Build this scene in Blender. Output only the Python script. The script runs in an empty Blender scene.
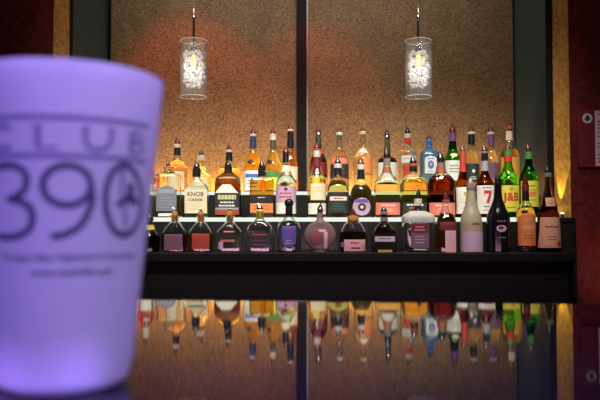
import bpy, math, random
from mathutils import Vector
random.seed(7)
C = bpy.context.scene.collection
F = 700.0; TH = math.atan(28/700.0)
ZT = 1.05                       # bar counter top height
ZC = ZT + 0.071                 # eye height
CT, ST = math.cos(TH), math.sin(TH)

def P(x, y, d):                 # point of the place at depth d seen at photo position x, y
    u = (x-300)/F; v = (200-y)/F
    s = d/(CT - v*ST)
    return Vector((u*s, d, ZC + s*(ST + v*CT)))
def PZ(y, d): return P(300, y, d).z
def PX(x, d, y=200): return P(x, y, d).x

# ------------------------------------------------------------------ materials
def newmat(name):
    m = bpy.data.materials.new(name); m.use_nodes = True
    nt = m.node_tree; nt.nodes.clear()
    out = nt.nodes.new('ShaderNodeOutputMaterial')
    return m, nt, out
def N(nt, t, **kw):
    n = nt.nodes.new(t)
    for k, v in kw.items(): setattr(n, k, v)
    return n
def L(nt, a, b): nt.links.new(a, b)

def solid(name, col, rough=.5, metal=0, noise=0, nscale=60, bump=0, spec=.5, stretch=(1,1,1), col2=None):
    m, nt, out = newmat(name)
    p = N(nt, 'ShaderNodeBsdfPrincipled')
    p.inputs['Roughness'].default_value = rough; p.inputs['Metallic'].default_value = metal
    p.inputs['Specular IOR Level'].default_value = spec
    p.inputs['Base Color'].default_value = (*col, 1)
    if noise or bump:
        tc = N(nt, 'ShaderNodeTexCoord'); mp = N(nt, 'ShaderNodeMapping'); mp.inputs['Scale'].default_value = stretch
        nz = N(nt, 'ShaderNodeTexNoise'); nz.inputs['Scale'].default_value = nscale; nz.inputs['Detail'].default_value = 5
        L(nt, tc.outputs['Object'], mp.inputs['Vector']); L(nt, mp.outputs['Vector'], nz.inputs['Vector'])
        if noise:
            r = N(nt, 'ShaderNodeValToRGB')
            c2 = col2 or tuple(c*(1+noise) for c in col)
            r.color_ramp.elements[0].color = (*[c*(1-noise) for c in col], 1); r.color_ramp.elements[0].position = .32
            r.color_ramp.elements[1].color = (*c2, 1); r.color_ramp.elements[1].position = .68
            L(nt, nz.outputs['Fac'], r.inputs['Fac']); L(nt, r.outputs['Color'], p.inputs['Base Color'])
        if bump:
            b = N(nt, 'ShaderNodeBump'); b.inputs['Strength'].default_value = bump; b.inputs['Distance'].default_value = .004
            L(nt, nz.outputs['Fac'], b.inputs['Height']); L(nt, b.outputs['Normal'], p.inputs['Normal'])
    L(nt, p.outputs[0], out.inputs[0])
    return m

def emis(name, col, s):
    m, nt, out = newmat(name)
    e = N(nt, 'ShaderNodeEmission'); e.inputs[0].default_value = (*col, 1); e.inputs[1].default_value = s
    L(nt, e.outputs[0], out.inputs[0]); return m

def thin_glass(name, tint=(1,1,1), edge=(.45,.45,.45), rough=.03, ior=1.5, milk=0, milkcol=(.8,.8,.8), gloss=1.0):
    """thin glass wall: clear face on, absorbing more where one looks along the wall, glossy by fresnel"""
    m, nt, out = newmat(name)
    lw = N(nt, 'ShaderNodeLayerWeight'); lw.inputs['Blend'].default_value = .35
    mc = N(nt, 'ShaderNodeMix', data_type='RGBA')
    mc.inputs['A'].default_value = (*tint, 1); mc.inputs['B'].default_value = (*edge, 1)
    L(nt, lw.outputs['Facing'], mc.inputs['Factor'])
    tr = N(nt, 'ShaderNodeBsdfTransparent'); L(nt, mc.outputs['Result'], tr.inputs[0])
    gl = N(nt, 'ShaderNodeBsdfGlossy'); gl.inputs['Roughness'].default_value = rough
    fr = N(nt, 'ShaderNodeFresnel'); fr.inputs[0].default_value = ior
    mx = N(nt, 'ShaderNodeMixShader')
    mu = N(nt, 'ShaderNodeMath', operation='MULTIPLY'); mu.inputs[1].default_value = gloss; L(nt, fr.outputs[0], mu.inputs[0])
    L(nt, mu.outputs[0], mx.inputs[0]); L(nt, tr.outputs[0], mx.inputs[1]); L(nt, gl.outputs[0], mx.inputs[2])
    last = mx
    if milk:
        df = N(nt, 'ShaderNodeBsdfDiffuse'); df.inputs[0].default_value = (*milkcol, 1)
        tl = N(nt, 'ShaderNodeBsdfTranslucent'); tl.inputs[0].default_value = (*milkcol, 1)
        a = N(nt, 'ShaderNodeMixShader'); a.inputs[0].default_value = .5
        L(nt, df.outputs[0], a.inputs[1]); L(nt, tl.outputs[0], a.inputs[2])
        m2 = N(nt, 'ShaderNodeMixShader'); m2.inputs[0].default_value = milk
        L(nt, mx.outputs[0], m2.inputs[1]); L(nt, a.outputs[0], m2.inputs[2]); last = m2
    L(nt, last.outputs[0], out.inputs[0]); return m

def liquid(name, col, ior=1.35/1.5):
    """clear liquid: light is bent and coloured by the drink; a little of it scatters"""
    m, nt, out = newmat(name)
    c = tuple(max(x, 0)**.5 for x in col)
    g = N(nt, 'ShaderNodeBsdfRefraction'); g.inputs['Color'].default_value = (*c, 1)
    g.inputs['IOR'].default_value = ior; g.inputs['Roughness'].default_value = 0
    t = N(nt, 'ShaderNodeBsdfTransparent'); t.inputs[0].default_value = (*c, 1)
    m1 = N(nt, 'ShaderNodeMixShader'); m1.inputs[0].default_value = .0
    L(nt, g.outputs[0], m1.inputs[1]); L(nt, t.outputs[0], m1.inputs[2])
    tl = N(nt, 'ShaderNodeBsdfTranslucent'); tl.inputs[0].default_value = (*col, 1)
    m2 = N(nt, 'ShaderNodeMixShader'); m2.inputs[0].default_value = .04
    L(nt, m1.outputs[0], m2.inputs[1]); L(nt, tl.outputs[0], m2.inputs[2])
    L(nt, m2.outputs[0], out.inputs[0]); return m

def real_glass(name, col, ior=1.5):
    m, nt, out = newmat(name)
    g = N(nt, 'ShaderNodeBsdfGlass'); g.inputs['Color'].default_value = (*col, 1); g.inputs['IOR'].default_value = ior; g.inputs['Roughness'].default_value = 0
    L(nt, g.outputs[0], out.inputs[0]); return m
M = {}
M['clear']  = real_glass('clear glass', (.97,.98,.97))
M['smoke']  = real_glass('smoked glass', (.70,.64,.62))
M['brownglass'] = real_glass('brown glass', (.62,.36,.14))
M['greenglass'] = real_glass('green glass', (.58,.92,.34))
M['darkgreenglass'] = real_glass('dark green glass', (.24,.58,.28))
REAL = {'clear', 'smoke', 'brownglass', 'greenglass', 'darkgreenglass'}
M['blueglass'] = thin_glass('pale blue glass', (.36,.66,.95), (.08,.3,.75), milk=.25, milkcol=(.25,.55,.95))
M['blackglass'] = solid('black glass', (.006,.006,.009), .12)
M['frostglass'] = thin_glass('frosted glass', (.9,.9,.86), (.5,.5,.48), .3, milk=.4, milkcol=(.85,.87,.8))
M['cream_glass'] = solid('cream coated glass', (.40,.36,.26), .35)
M['shoulderglow'] = thin_glass('white shoulder glow', (.9,.9,.88), (.7,.7,.7), .3, milk=.75, milkcol=(.92,.93,.92))  # milk white stands in for light caught in the crystal shoulders
M['roseglass'] = thin_glass('rose tinted glass', (.72,.58,.58), (.4,.3,.32), .05, milk=.5, milkcol=(.62,.42,.46))
M['shade_glass'] = thin_glass('lamp shade glass', (.97,.98,.98), (.95,.96,.96), .05, 1.3, milk=.05, milkcol=(.9,.92,.92), gloss=.3)
M['rim_highlight'] = thin_glass('polished edge highlight', (.9,.92,.92), (.8,.8,.8), .1, 1.5, milk=.55, milkcol=(.9,.93,.93))  # milky white paints the highlight on the cylinder's polished rims
LIQ = {
 'amber': (.80,.36,.05), 'gold': (.93,.70,.16), 'yellow': (.96,.86,.42), 'pale': (.97,.93,.70), 'orange': (.92,.38,.05),
 'brown': (.38,.12,.02), 'darkred': (.16,.02,.012), 'red': (.75,.06,.03), 'clear': (.96,.96,.94), 'rose': (.85,.55,.50),
 'green': (.45,.85,.16), 'purple': (.35,.16,.22), 'rust': (.90,.66,.45)}
for k, c in list(LIQ.items()): M['L_'+k] = liquid(k+' liquor', c)
def paper(k, col, rough=.6): M[k] = solid(k+' paper', col, rough, noise=.12, nscale=300)
for k, c in dict(white=(.82,.82,.76), cream=(.80,.72,.50), grey=(.35,.37,.42), slate=(.20,.22,.30), black=(.012,.012,.014), orangel=(.80,.25,.08),
      redl=(.55,.05,.035), red=(.60,.03,.03), pink=(.80,.42,.50), lilac=(.58,.40,.62), mauve=(.17,.085,.15), yellowl=(.80,.72,.08), greenl=(.08,.25,.06),
      navy=(.02,.03,.12), blue=(.06,.16,.62), purple=(.14,.05,.20), violet=(.12,.08,.42), gold=(.62,.38,.08), coral=(.75,.20,.15), rust=(.32,.07,.03),
      olive=(.07,.07,.03), amberl=(.75,.40,.06), peach=(.80,.42,.28), wine=(.16,.01,.02), ink=(.03,.03,.035), teal=(.02,.15,.15), palegreen=(.55,.62,.30)).items():
    paper(k, c)
M['cork'] = solid('cork', (.62,.26,.05), .7, noise=.25, nscale=400)
M['silver'] = solid('polished silver', (.75,.75,.75), .2, 1)
M['whitecap'] = solid('white plastic', (.60,.60,.54), .3)
M['fin'] = solid('oxblood plastic', (.10,.010,.008), .25)
M['findark'] = solid('black plastic', (.012,.009,.010), .25)
M['finclear'] = solid('clear plastic', (.22,.20,.18), .2)
M['capblack'] = solid('black foil', (.010,.010,.012), .35)

# ------------------------------------------------------------------ mesh helpers
class MB:
    def __init__(s): s.v = []; s.f = []
    def add(s, vs, fs):
        b = len(s.v); s.v += [tuple(v) for v in vs]; s.f += [tuple(i+b for i in f) for f in fs]; return s
    def rings(s, rings, cap0=True, cap1=True, close=False):
        n = len(rings[0]); vs = [p for r in rings for p in r]; fs = []
        R = len(rings)
        for i in range(R if close else R-1):
            j = (i+1) % R
            for k in range(n):
                q = (k+1) % n
                fs.append((i*n+k, i*n+q, j*n+q, j*n+k))
        if not close:
            if cap0: fs.append(tuple(range(n-1, -1, -1)))
            if cap1: fs.append(tuple((R-1)*n+k for k in range(n)))
        return s.add(vs, fs)
    def box(s, x0, x1, y0, y1, z0, z1):
        vs = [(x,y,z) for z in (z0,z1) for y in (y0,y1) for x in (x0,x1)]
        return s.add(vs, [(0,2,3,1),(4,5,7,6),(0,1,5,4),(2,6,7,3),(0,4,6,2),(1,3,7,5)])
    def prism(s, poly, z0, z1):     # poly ccw in x, y
        n = len(poly)
        vs = [(x,y,z0) for x,y in poly]+[(x,y,z1) for x,y in poly]
        return s.add(vs, [tuple(range(n-1,-1,-1)), tuple(range(n,2*n))]+[(i,(i+1)%n,n+(i+1)%n,n+i) for i in range(n)])
    def lathe(s, prof, c=(0,0,0), seg=40, **kw):   # prof (r, z)
        return s.rings([[(c[0]+r*math.cos(2*math.pi*k/seg), c[1]+r*math.sin(2*math.pi*k/seg), c[2]+z) for k in range(seg)] for r, z in prof], **kw)
    def tube(s, pts, r, seg=8):
        rings = []
        for i, p in enumerate(pts):
            p = Vector(p); a = Vector(pts[max(i-1,0)]); b = Vector(pts[min(i+1,len(pts)-1)])
            t = (b-a).normalized(); h = Vector((1,0,0)) if abs(t.x) < .8 else Vector((0,1,0))
            u = t.cross(h).normalized(); w = t.cross(u); rr = r[i] if isinstance(r, (list,tuple)) else r
            rings.append([p+u*rr*math.cos(2*math.pi*k/seg)+w*rr*math.sin(2*math.pi*k/seg) for k in range(seg)])
        return s.rings(rings)
    def build(s, name, mat, parent=None, loc=(0,0,0), smooth=True, bevel=0, kind=None, cavity=None):
        nb = len(s.f)
        if cavity: s.add(cavity.v, cavity.f)
        me = bpy.data.meshes.new(name); me.from_pydata(s.v, [], s.f); me.update()
        me.materials.append(M[mat] if isinstance(mat, str) else mat)
        o = bpy.data.objects.new(name, me); C.objects.link(o); o.location = loc
        import bmesh
        bm = bmesh.new(); bm.from_mesh(me); bmesh.ops.recalc_face_normals(bm, faces=bm.faces)
        if cavity:
            bm.faces.ensure_lookup_table(); bmesh.ops.reverse_faces(bm, faces=[bm.faces[i] for i in range(nb, len(s.f))])
        bm.to_mesh(me); bm.free()
        if smooth:
            for p in me.polygons: p.use_smooth = True
            me.set_sharp_from_angle(angle=math.radians(38))
        if bevel:
            b = o.modifiers.new('edge', 'BEVEL'); b.width = bevel; b.segments = 3; b.limit_method = 'ANGLE'
        if parent is not None: o.parent = parent
        if kind: o['kind'] = kind
        return o

def tag(o, label, cat, group=None):
    o['label'] = label; o['category'] = cat
    if group: o['group'] = group
    return o
def empty(name, loc):
    o = bpy.data.objects.new(name, None); C.objects.link(o); o.location = loc; o.empty_display_size = .05; return o
def struct(name, mb, mat, **kw):
    o = mb.build(name, mat, smooth=False, **kw); o['kind'] = 'structure'; return o

def text_mesh(s, bold=0):
    cu = bpy.data.curves.new('t', 'FONT'); cu.body = s; cu.size = 1; cu.align_x = 'CENTER'; cu.offset = bold; cu.resolution_u = 3
    o = bpy.data.objects.new('t', cu); C.objects.link(o)
    dg = bpy.context.evaluated_depsgraph_get(); ev = o.evaluated_get(dg); me = ev.to_mesh()
    import bmesh
    bm = bmesh.new(); bm.from_mesh(me); bmesh.ops.triangulate(bm, faces=bm.faces)
    for _ in range(4):                                       # short edges, so that the letters follow the round glass
        lg = [e for e in bm.edges if e.calc_length() > .16]
        if lg: bmesh.ops.subdivide_edges(bm, edges=lg, cuts=1); bmesh.ops.triangulate(bm, faces=bm.faces)
    bm.verts.index_update(); vs = [(v.co.x, v.co.y) for v in bm.verts]; fs = [tuple(v.index for v in f.verts) for f in bm.faces]; bm.free()
    ev.to_mesh_clear(); bpy.data.objects.remove(o); bpy.data.curves.remove(cu)
    xs = [v[0] for v in vs]; ys = [v[1] for v in vs]
    x0, x1, y0, y1 = min(xs), max(xs), min(ys), max(ys)
    return [((x-(x0+x1)/2)/(x1-x0), (y-y0)/(y1-y0)) for x, y in vs], fs    # unit box, x centred

# ------------------------------------------------------------------ bottles
D = {1: 2.50, 2: 2.66, 3: 2.88}
ZS = {1: PZ(252, 2.50), 2: PZ(217.5, 2.60), 3: PZ(191.5, 2.80)}
GROUP = {1: 'bottles on the lower black ledge', 2: 'bottles on the middle lit shelf', 3: 'bottles on the top lit shelf'}

def pchip(pts):
    pts = sorted(pts); xs = [p[0] for p in pts]; ys = [p[1] for p in pts]; n = len(xs)
    h = [xs[i+1]-xs[i] for i in range(n-1)]; dl = [(ys[i+1]-ys[i])/h[i] for i in range(n-1)]
    m = [dl[0]]+[0 if dl[i-1]*dl[i] <= 0 else 2*dl[i-1]*dl[i]/(dl[i-1]+dl[i]) for i in range(1, n-1)]+[dl[-1]]
    def f(x):
        if x <= xs[0]: return ys[0]
        if x >= xs[-1]: return ys[-1]
        i = max(k for k in range(n-1) if xs[k] <= x)
        t = (x-xs[i])/h[i]; t2, t3 = t*t, t*t*t
        return (2*t3-3*t2+1)*ys[i]+(t3-2*t2+t)*h[i]*m[i]+(-2*t3+3*t2)*ys[i+1]+(t3-t2)*h[i]*m[i+1]
    return f

class Bottle:
    SEG = 40
    def __init__(s, name, label, tier, x, prof, glass='clear', liq=None, fill=None, n=2, depth=1.0, cat='bottle', d=None):
        s.d = d or D[tier]; s.k = s.d/F; s.zs = ZS[tier]
        s.hw = pchip([p for p in prof]); ys = [p[0] for p in prof]
        s.ytop = min(ys); s.n = n; s.dep = depth
        s.nhw = s.hw(s.ytop); s.mhw = max(p[1] for p in prof)
        s.root = empty(name, (PX(x, s.d, 200), s.d, s.zs+.0003))
        tag(s.root, label, cat, GROUP[tier])
        s.ybase = 228 - (s.zs-ZC)*F/s.d
        ybs = s.ybase
        fill = fill or ybs-20
        rings = []; y = ybs; yy = []
        while y > s.ytop: yy.append(y); y -= 1.0
        yy.append(s.ytop)
        hb = s.hw(ybs)
        rings.append(s.ring(ybs, -1.4)); rings.append(s.ring(ybs-.5, -.4))
        for y in yy[1:]: rings.append(s.ring(y))
        gm = MB().rings(rings)
        if glass in REAL:            # hollow above the drink: the inner face of the wall, turned towards the air
            top = fill if liq else ybs-2
            rr = []; y = top-.3
            while y > s.ytop+.8: rr.append(s.ring(y, -.06*s.hw(y)-.3)); y -= 1.0
            rr.append(s.ring(s.ytop+.6, -.06*s.nhw-.3))
            hollow = MB().rings(rr)
        else: hollow = None
        gm.build('glass', glass, s.root, cavity=hollow)
        if liq:
            fill = fill or ybs-20
            rr = []; y = ybs-1.5
            while y > fill: rr.append(s.ring(y, -.07*s.hw(y)-.25)); y -= 1.0
            rr.append(s.ring(fill, -.07*s.hw(fill)-.25))
            MB().rings(rr).build('liquor', 'L_'+liq, s.root)
    def z(s, y): return (s.ybase-y)*s.k
    def shape(s, y):
        h = s.hw(y)
        t = 0 if s.mhw <= s.nhw+.01 else min(1, max(0, (h-s.nhw*1.15)/(s.mhw*.9-s.nhw*1.15)))
        t = t*t*(3-2*t)
        return h, 1+(s.dep-1)*t, 2+(s.n-2)*t
    def ring(s, y, off=0):
        h, dep, n = s.shape(y); a = (h+off)*s.k; b = (h*dep+off)*s.k; out = []
        for k in range(s.SEG):
            t = 2*math.pi*(k+.5)/s.SEG; c, q = math.cos(t), math.sin(t)
            out.append((math.copysign(abs(c)**(2/n), c)*a, math.copysign(abs(q)**(2/n), q)*b, s.z(y)))
        return out
    def front(s, u, y, off):
        h, dep, n = s.shape(y); a = (h+off)*s.k; b = (h*dep+off)*s.k
        x = max(-a*.985, min(a*.985, u*s.k))
        return (x, -b*(1-abs(x/a)**n)**(1/n), s.z(y))
    def patch(s, name, mat, y0, y1, ext, off=.14, u0=0, parent=None, cols=14, rows=None, thick=.08):
        """label glued on the front: ext(t)-> half width px at t 0 (top y0) .. 1 (bottom y1), or a number"""
        rows = rows or max(4, int(abs(y1-y0)/1.2))
        f = ext if callable(ext) else (lambda t: ext)
        vs = []; fs = []
        for o in (off, off-thick):
            for i in range(rows+1):
                t = i/rows; w = f(t); y = y0+(y1-y0)*t
                for j in range(cols+1): vs.append(s.front(u0-w+2*w*j/cols, y, o))
        n1 = (rows+1)*(cols+1); c1 = cols+1
        for i in range(rows):
            for j in range(cols):
                a = i*c1+j
                fs.append((a, a+1, a+c1+1, a+c1)); fs.append((n1+a, n1+a+c1, n1+a+c1+1, n1+a+1))
        for i in range(rows):
            for j in (0, cols):
                a = i*c1+j; fs.append((a, a+c1, n1+a+c1, n1+a))
        for j in range(cols):
            for i in (0, rows):
                a = i*c1+j; fs.append((a, a+1, n1+a+1, n1+a))
        return MB().add(vs, fs).build(name, mat, parent or s.root)
    def label(s, mat, y0, y1, ext, u0=0, **kw): return s.patch('label', mat, y0, y1, ext, u0=u0, **kw)
    def ellipse(s, name, mat, yc, hy, hx, u0=0, off=.25, parent=None):
        return s.patch(name, mat, yc-hy, yc+hy, lambda t: max(.05, hx*math.sqrt(max(0, 1-(2*t-1)**2))), off=off, u0=u0, parent=parent, rows=14, cols=10)
    def text(s, txt, mat, y0, y1, w, u0=0, off=.3, parent=None, bold=0.0):
        vs, fs = text_mesh(txt, bold)
        pv = [s.front(u0+x*2*w, y1+(y0-y1)*yy, off) for x, yy in vs]
        m = MB(); m.add(pv, fs)
        return m.build('lettering', mat, parent or s.root, smooth=False)
    def lines(s, mat, ys, w, u0=0, off=.26, th=.8, parent=None, seed=1):
        """rows of print too small to read, broken into words"""
        rnd = random.Random(seed); m = MB()
        for y in ys:
            ww = w*rnd.uniform(.7, 1); x = -ww
            while x < ww-.4:
                e = min(ww, x+rnd.uniform(1.2, 3.2))
                p = [s.front(u0+x, y, off), s.front(u0+e, y, off), s.front(u0+e, y+th, off), s.front(u0+x, y+th, off)]
                m.add(p, [(0,3,2,1)]); x = e+.5
        return m.build('lettering', mat, parent or s.root, smooth=False)
    def poly(s, mat, quads, parent, off=.3):
        m = MB(); n = 6
        for a, b, c, d in quads:
            g = []
            for i in range(n+1):
                for j in range(n+1):
                    p, q = i/n, j/n
                    g.append(s.front(*[(a[k]*(1-q)+b[k]*q)*(1-p)+(d[k]*(1-q)+c[k]*q)*p for k in (0, 1)], off))
            m.add(g, [(i*(n+1)+j, i*(n+1)+j+1, (i+1)*(n+1)+j+1, (i+1)*(n+1)+j) for i in range(n) for j in range(n)])
        return m.build('lettering', mat, parent, smooth=False)
    def wrap(s, name, mat, y0, y1, off=.25, parent=None, hw=None):
        """sleeve round the bottle between two heights (foil, cap, collar)"""
        yy = [y0+(y1-y0)*i/8 for i in range(9)]
        def rg(y, o):
            if hw is None: return s.ring(max(y, s.ytop), o) if y >= s.ytop else [(p[0], p[1], s.z(y)) for p in s.ring(s.ytop, o)]
            return [(hw*s.k*math.cos(2*math.pi*(k+.5)/s.SEG), hw*s.k*math.sin(2*math.pi*(k+.5)/s.SEG), s.z(y)) for k in range(s.SEG)]
        r = [rg(y, off) for y in yy]
        if hw is not None or min(y0, y1) <= s.ytop+.6: return MB().rings(r).build(name, mat, parent or s.root)
        return MB().rings(r+[rg(y, off-.2) for y in reversed(yy)], close=True).build(name, mat, parent or s.root)
    def pourer(s, y0, tip, mat='fin', collar='whitecap', chw=None, lean=-1.0, ch=3.0, fw=None, dx=0):
        """speed pourer: ribbed collar in the neck and a bent beak"""
        chw = chw or s.nhw+.5; k = s.k
        fw = fw or max(2.3, chw*.86)
        y1 = y0-ch; n = 20; rings = []
        H = y1-tip; prof = [(0,1.0,0),(.12,1.06,0),(.3,.92,.1),(.5,.70,.28),(.7,.48,.52),(.88,.28,.8),(1,.12,1.0)]
        for t, w, sh in prof:
            cx = (dx+lean*sh)*k; r = fw*w*k
            rings.append([(cx+r*math.cos(2*math.pi*i/n), r*.8*math.sin(2*math.pi*i/n), s.z(y1-H*t)) for i in range(n)])
        o = MB().rings(rings).build('pourer', mat, s.root)
        m = MB().lathe([(chw*.8*k, s.z(y0+.3)), (chw*k, s.z(y0)), (chw*k, s.z(y1+.5)), (chw*.85*k, s.z(y1-.1))], seg=24)
        m.build('collar', collar, o)
        return o

def arch(w, top=.35):     # straight sides with a round head
    return lambda t: w if t > top else max(.3, w*math.sqrt(max(0, 1-(1-t/top)**2)))
def shield(w): return lambda t: w*(.92+.08*math.sin(t*math.pi)) if t < .75 else w*.95*math.sqrt(max(.02, 1-((t-.75)/.27)**2))
def trap(a, b): return lambda t: a+(b-a)*t

# ---- top shelf ----
B = Bottle('liqueur_bottle', 'red liqueur bottle with white neck, mostly hidden behind the frosted tumbler, on top shelf', 3, 147, [(194,7.5),(174,7.5),(168,6),(163,3),(156,2.6)], 'clear', 'red', 168)
B.wrap('cap', 'whitecap', 164, 157); B.pourer(157, 148)
B = Bottle('whiskey_bottle', 'black-necked rosy amber bottle on top shelf, first to the right of frosted tumbler', 3, 177, [(194,10),(170,10),(165,8.5),(157,3.4),(147,2.8)], 'clear', 'rust', 160)
B.wrap('neck_foil', 'capblack', 155, 147.8); B.pourer(147.5, 137, ch=3.6); B.label('cream', 172, 190, 8)
B = Bottle('tequila_bottle', 'pale yellow bottle with round white collar behind the black-lettered cream label bottle', 3, 201, [(194,10),(178,9.5),(170,5.5),(164,3.2),(159,2.6)], 'clear', 'pale', 166)
B.wrap('neck_collar', 'whitecap', 160, 156, hw=4.2); B.pourer(156, 148.5, ch=.8, lean=1); B.label('cream', 178, 190, 8)
B = Bottle('whiskey_bottle', 'black-necked pale bottle standing behind dark brown bottle with grey print label', 3, 229, [(194,12),(174,11.5),(167,7),(161,3.4),(152,2.8)], 'clear', 'yellow', 168)
B.wrap('neck_foil', 'capblack', 161, 152.3); B.pourer(152, 144, ch=2.2)
B = Bottle('brandy_bottle', 'golden bottle with navy neck and white label with blue heading on top shelf', 3, 253, [(194,9.5),(173,9.5),(166,8.6),(158,6),(149,3.4),(136,2.8)], 'clear', 'gold', 152)
B.wrap('neck_foil', 'navy', 148, 136.3); B.pourer(136, 128, ch=2.2); B.ellipse('emblem', 'black', 162.5, 2.3, 3, u0=-2.5)
l = B.label('white', 171, 191, 8.6); B.patch('heading', 'blue', 174.5, 178, 7, off=.28, parent=l); B.lines('ink', [181,184,187], 6, parent=l)
B = Bottle('brandy_bottle', 'golden bottle with olive neck and black seal, between navy-necked and black-necked bottles', 3, 273, [(194,9),(173,9),(166,8.4),(158,6),(149,3.2),(136,2.7)], 'clear', 'yellow', 150)
B.wrap('neck_foil', 'olive', 148, 140); B.wrap('neck_band', 'cream', 140, 136.3); B.pourer(136, 127.5, ch=2.2); B.ellipse('emblem', 'black', 162.5, 2.2, 2.6, u0=-3)
B.label('greenl', 172, 178, 7); B.label('yellowl', 178, 191, 8)
B = Bottle('brandy_bottle', 'amber bottle with tall black neck on top shelf, beside the dark upright between panels', 3, 290.5, [(194,7.5),(170,7.5),(162,6.4),(154,4.4),(147,3.3),(131,2.8)], 'clear', 'amber', 152)
B.wrap('neck_foil', 'capblack', 148, 131.3); B.pourer(131, 123.5, ch=2); B.label('cream', 167, 180, 7)
B = Bottle('cognac_bottle', 'dark bottle with silver neck and red band, first on top shelf of right panel', 3, 318.5, [(194,9),(166,9),(159,7.5),(149,3.4),(136,2.6)], 'smoke', 'brown', 160)
B.wrap('neck_foil', 'silver', 148, 135.4); B.pourer(135, 127, collar='silver', ch=2.4); B.patch('neck_label', 'redl', 148.5, 154, 4, u0=1); B.label('wine', 163, 175, 8.6); B.label('white', 178, 191, 8)
B = Bottle('rum_bottle', 'clear bottle of orange liquor with red and dark labels on top shelf', 3, 339.5, [(194,9.5),(166,9.5),(158,7.4),(147,3.4),(135,2.6)], 'clear', 'rust', 152)
B.wrap('neck_foil', 'silver', 140, 135.2); B.pourer(135, 127, ch=3); B.label('coral', 158.5, 164, 8); B.label('ink', 165, 179, 9); B.lines('redl', [169, 173], 6)
B = Bottle('rum_bottle', 'pale yellow bottle with white shoulder collar and orange-red label on top shelf', 3, 363, [(194,9.5),(160,9.3),(153,6.5),(146,3.3),(134,2.8)], 'clear', 'pale', 142)
B.patch('neck_label', 'white', 148.5, 153, trap(1.2, 4.6)); B.pourer(134, 126.5, ch=3, collar='palegreen'); B.label('orangel', 158.5, 173, 4.6, u0=4); B.label('amberl', 176, 190, 8)
B = Bottle('rum_bottle', 'black bottle with long thin neck and plain white label, behind red-collared pale whiskey', 3, 387.5, [(194,10),(164,10),(159,8.6),(156,3.4),(138,2.4)], 'blackglass', None)
B.wrap('neck_foil', 'olive', 156, 139); B.pourer(138, 128.5, 'findark', 'silver', ch=2.6); B.label('white', 163, 183, 9.7)
B = Bottle('vodka_bottle', 'clear spirit bottle with red neck band and grey print label on top shelf', 3, 408, [(194,8.6),(159,8.6),(152,7.6),(145,3.3),(134,2.8)], 'clear', 'clear', 150)
B.wrap('neck_band', 'red', 143, 138); B.pourer(138, 126, 'findark', 'whitecap', ch=4.5)
l = B.label('white', 156, 163.5, 7.6); B.lines('redl', [158.5], 6, parent=l); B.label('redl', 166, 177, 4, u0=-2); B.patch('neck_tag', 'black', 167, 172, 3.4, u0=3.4, off=.5)
B.patch('stripe', 'slate', 151.5, 156, 3, u0=4)
B = Bottle('gin_bottle', 'pale blue square-shouldered gin bottle with blue oval on white label', 3, 429.5, [(194,9),(157,9),(152,7.8),(148,3.2),(142,2.8)], 'blueglass', 'clear', 154, n=5)
B.wrap('neck_band', 'blue', 147.5, 145.5); B.pourer(142, 134.5, 'findark', 'blue', ch=2.6)
l = B.label('white', 156.5, 174, arch(6, .2)); B.ellipse('emblem', 'blue', 165.5, 4.2, 3, off=.3, parent=l); B.ellipse('medallion', 'lilac', 165, 1.7, 1.2, off=.42, parent=l); B.lines('blue', [159, 171.5], 4, parent=l)
B = Bottle('whiskey_bottle', 'dark green whiskey bottle with purple foil and white label on top shelf', 3, 453, [(194,8.8),(164,8.8),(158,7.6),(150,4.6),(141,3.6),(133,2.9)], 'darkgreenglass', 'green', 150)
B.wrap('neck_foil', 'purple', 141, 133.2); B.pourer(133, 124, collar='wine', ch=2); B.ellipse('neck_label', 'cream', 155.5, 2, 3.6)
l = B.label('white', 161, 181, 8.4); B.lines('ink', [166, 169, 172], 6, parent=l)
B = Bottle('tequila_bottle', 'pale bottle with black neck and white star on dark label, top shelf', 3, 472, [(194,7.5),(167,7.5),(160,6.8),(149,3.5),(134,3)], 'clear', 'pale', 150)
B.wrap('neck_foil', 'capblack', 145, 134.3); B.pourer(134, 125, ch=2.4)
l = B.label('ink', 164, 183, 7.2); B.ellipse('emblem', 'white', 171.5, 1.8, 1.6, off=.3, parent=l); B.lines('white', [177, 179], 4, parent=l)
B = Bottle('tequila_bottle', 'pale bottle with plum neck and plum label, top shelf beside tall golden bottle', 3, 491.5, [(194,7.5),(167,7.5),(160,6.8),(149,3.5),(134,3)], 'clear', 'pale', 150)
B.wrap('neck_foil', 'purple', 145, 134.3); B.pourer(134, 125, ch=2.2); B.label('mauve', 163, 180, 7.2)
B = Bottle('tequila_bottle', 'tall golden bottle with cream neck, last on top shelf', 3, 510, [(194,10.5),(157,10),(151,8.2),(144,4.2),(139,3),(129,2.6)], 'clear', 'gold', 150)
B.wrap('neck_foil', 'cream', 140, 131); B.pourer(129, 120.5, collar='rust', ch=3.6); l = B.label('amberl', 158, 180, 9.6)

# ---- middle shelf ----
B = Bottle('tequila_bottle', 'greenish bottle half hidden behind frosted tumbler, on middle shelf', 2, 147.5, [(220,6.4),(186,6.4),(181,4.6),(178,3.2),(175,3)], 'clear', 'yellow', 184)
B.pourer(176, 166, ch=3); B.label('white', 176.5+8, 194, 5.5)
B = Bottle('tequila_bottle', 'squat square clear bottle with arched slate label, on middle shelf', 2, 168.5, [(220,13.6),(179,13.6),(175,12),(173,6.5),(171,4.8),(167,4.6)], 'clear', 'yellow', 196, n=6, depth=.85)
B.pourer(167.5, 159.5, collar='whitecap', chw=4.6, ch=.8, fw=2.2, lean=-1.5, dx=-.5); B.wrap('neck_ribbon', 'olive', 174, 171.3)
l = B.label('slate', 186.5, 211.5, arch(10, .3)); B.patch('arch_band', 'grey', 190, 194, 8, off=.26, parent=l); B.lines('grey', [198,201,204,207], 8, parent=l); B.patch('base_label', 'white', 213.5, 216.5, 8)
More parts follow.
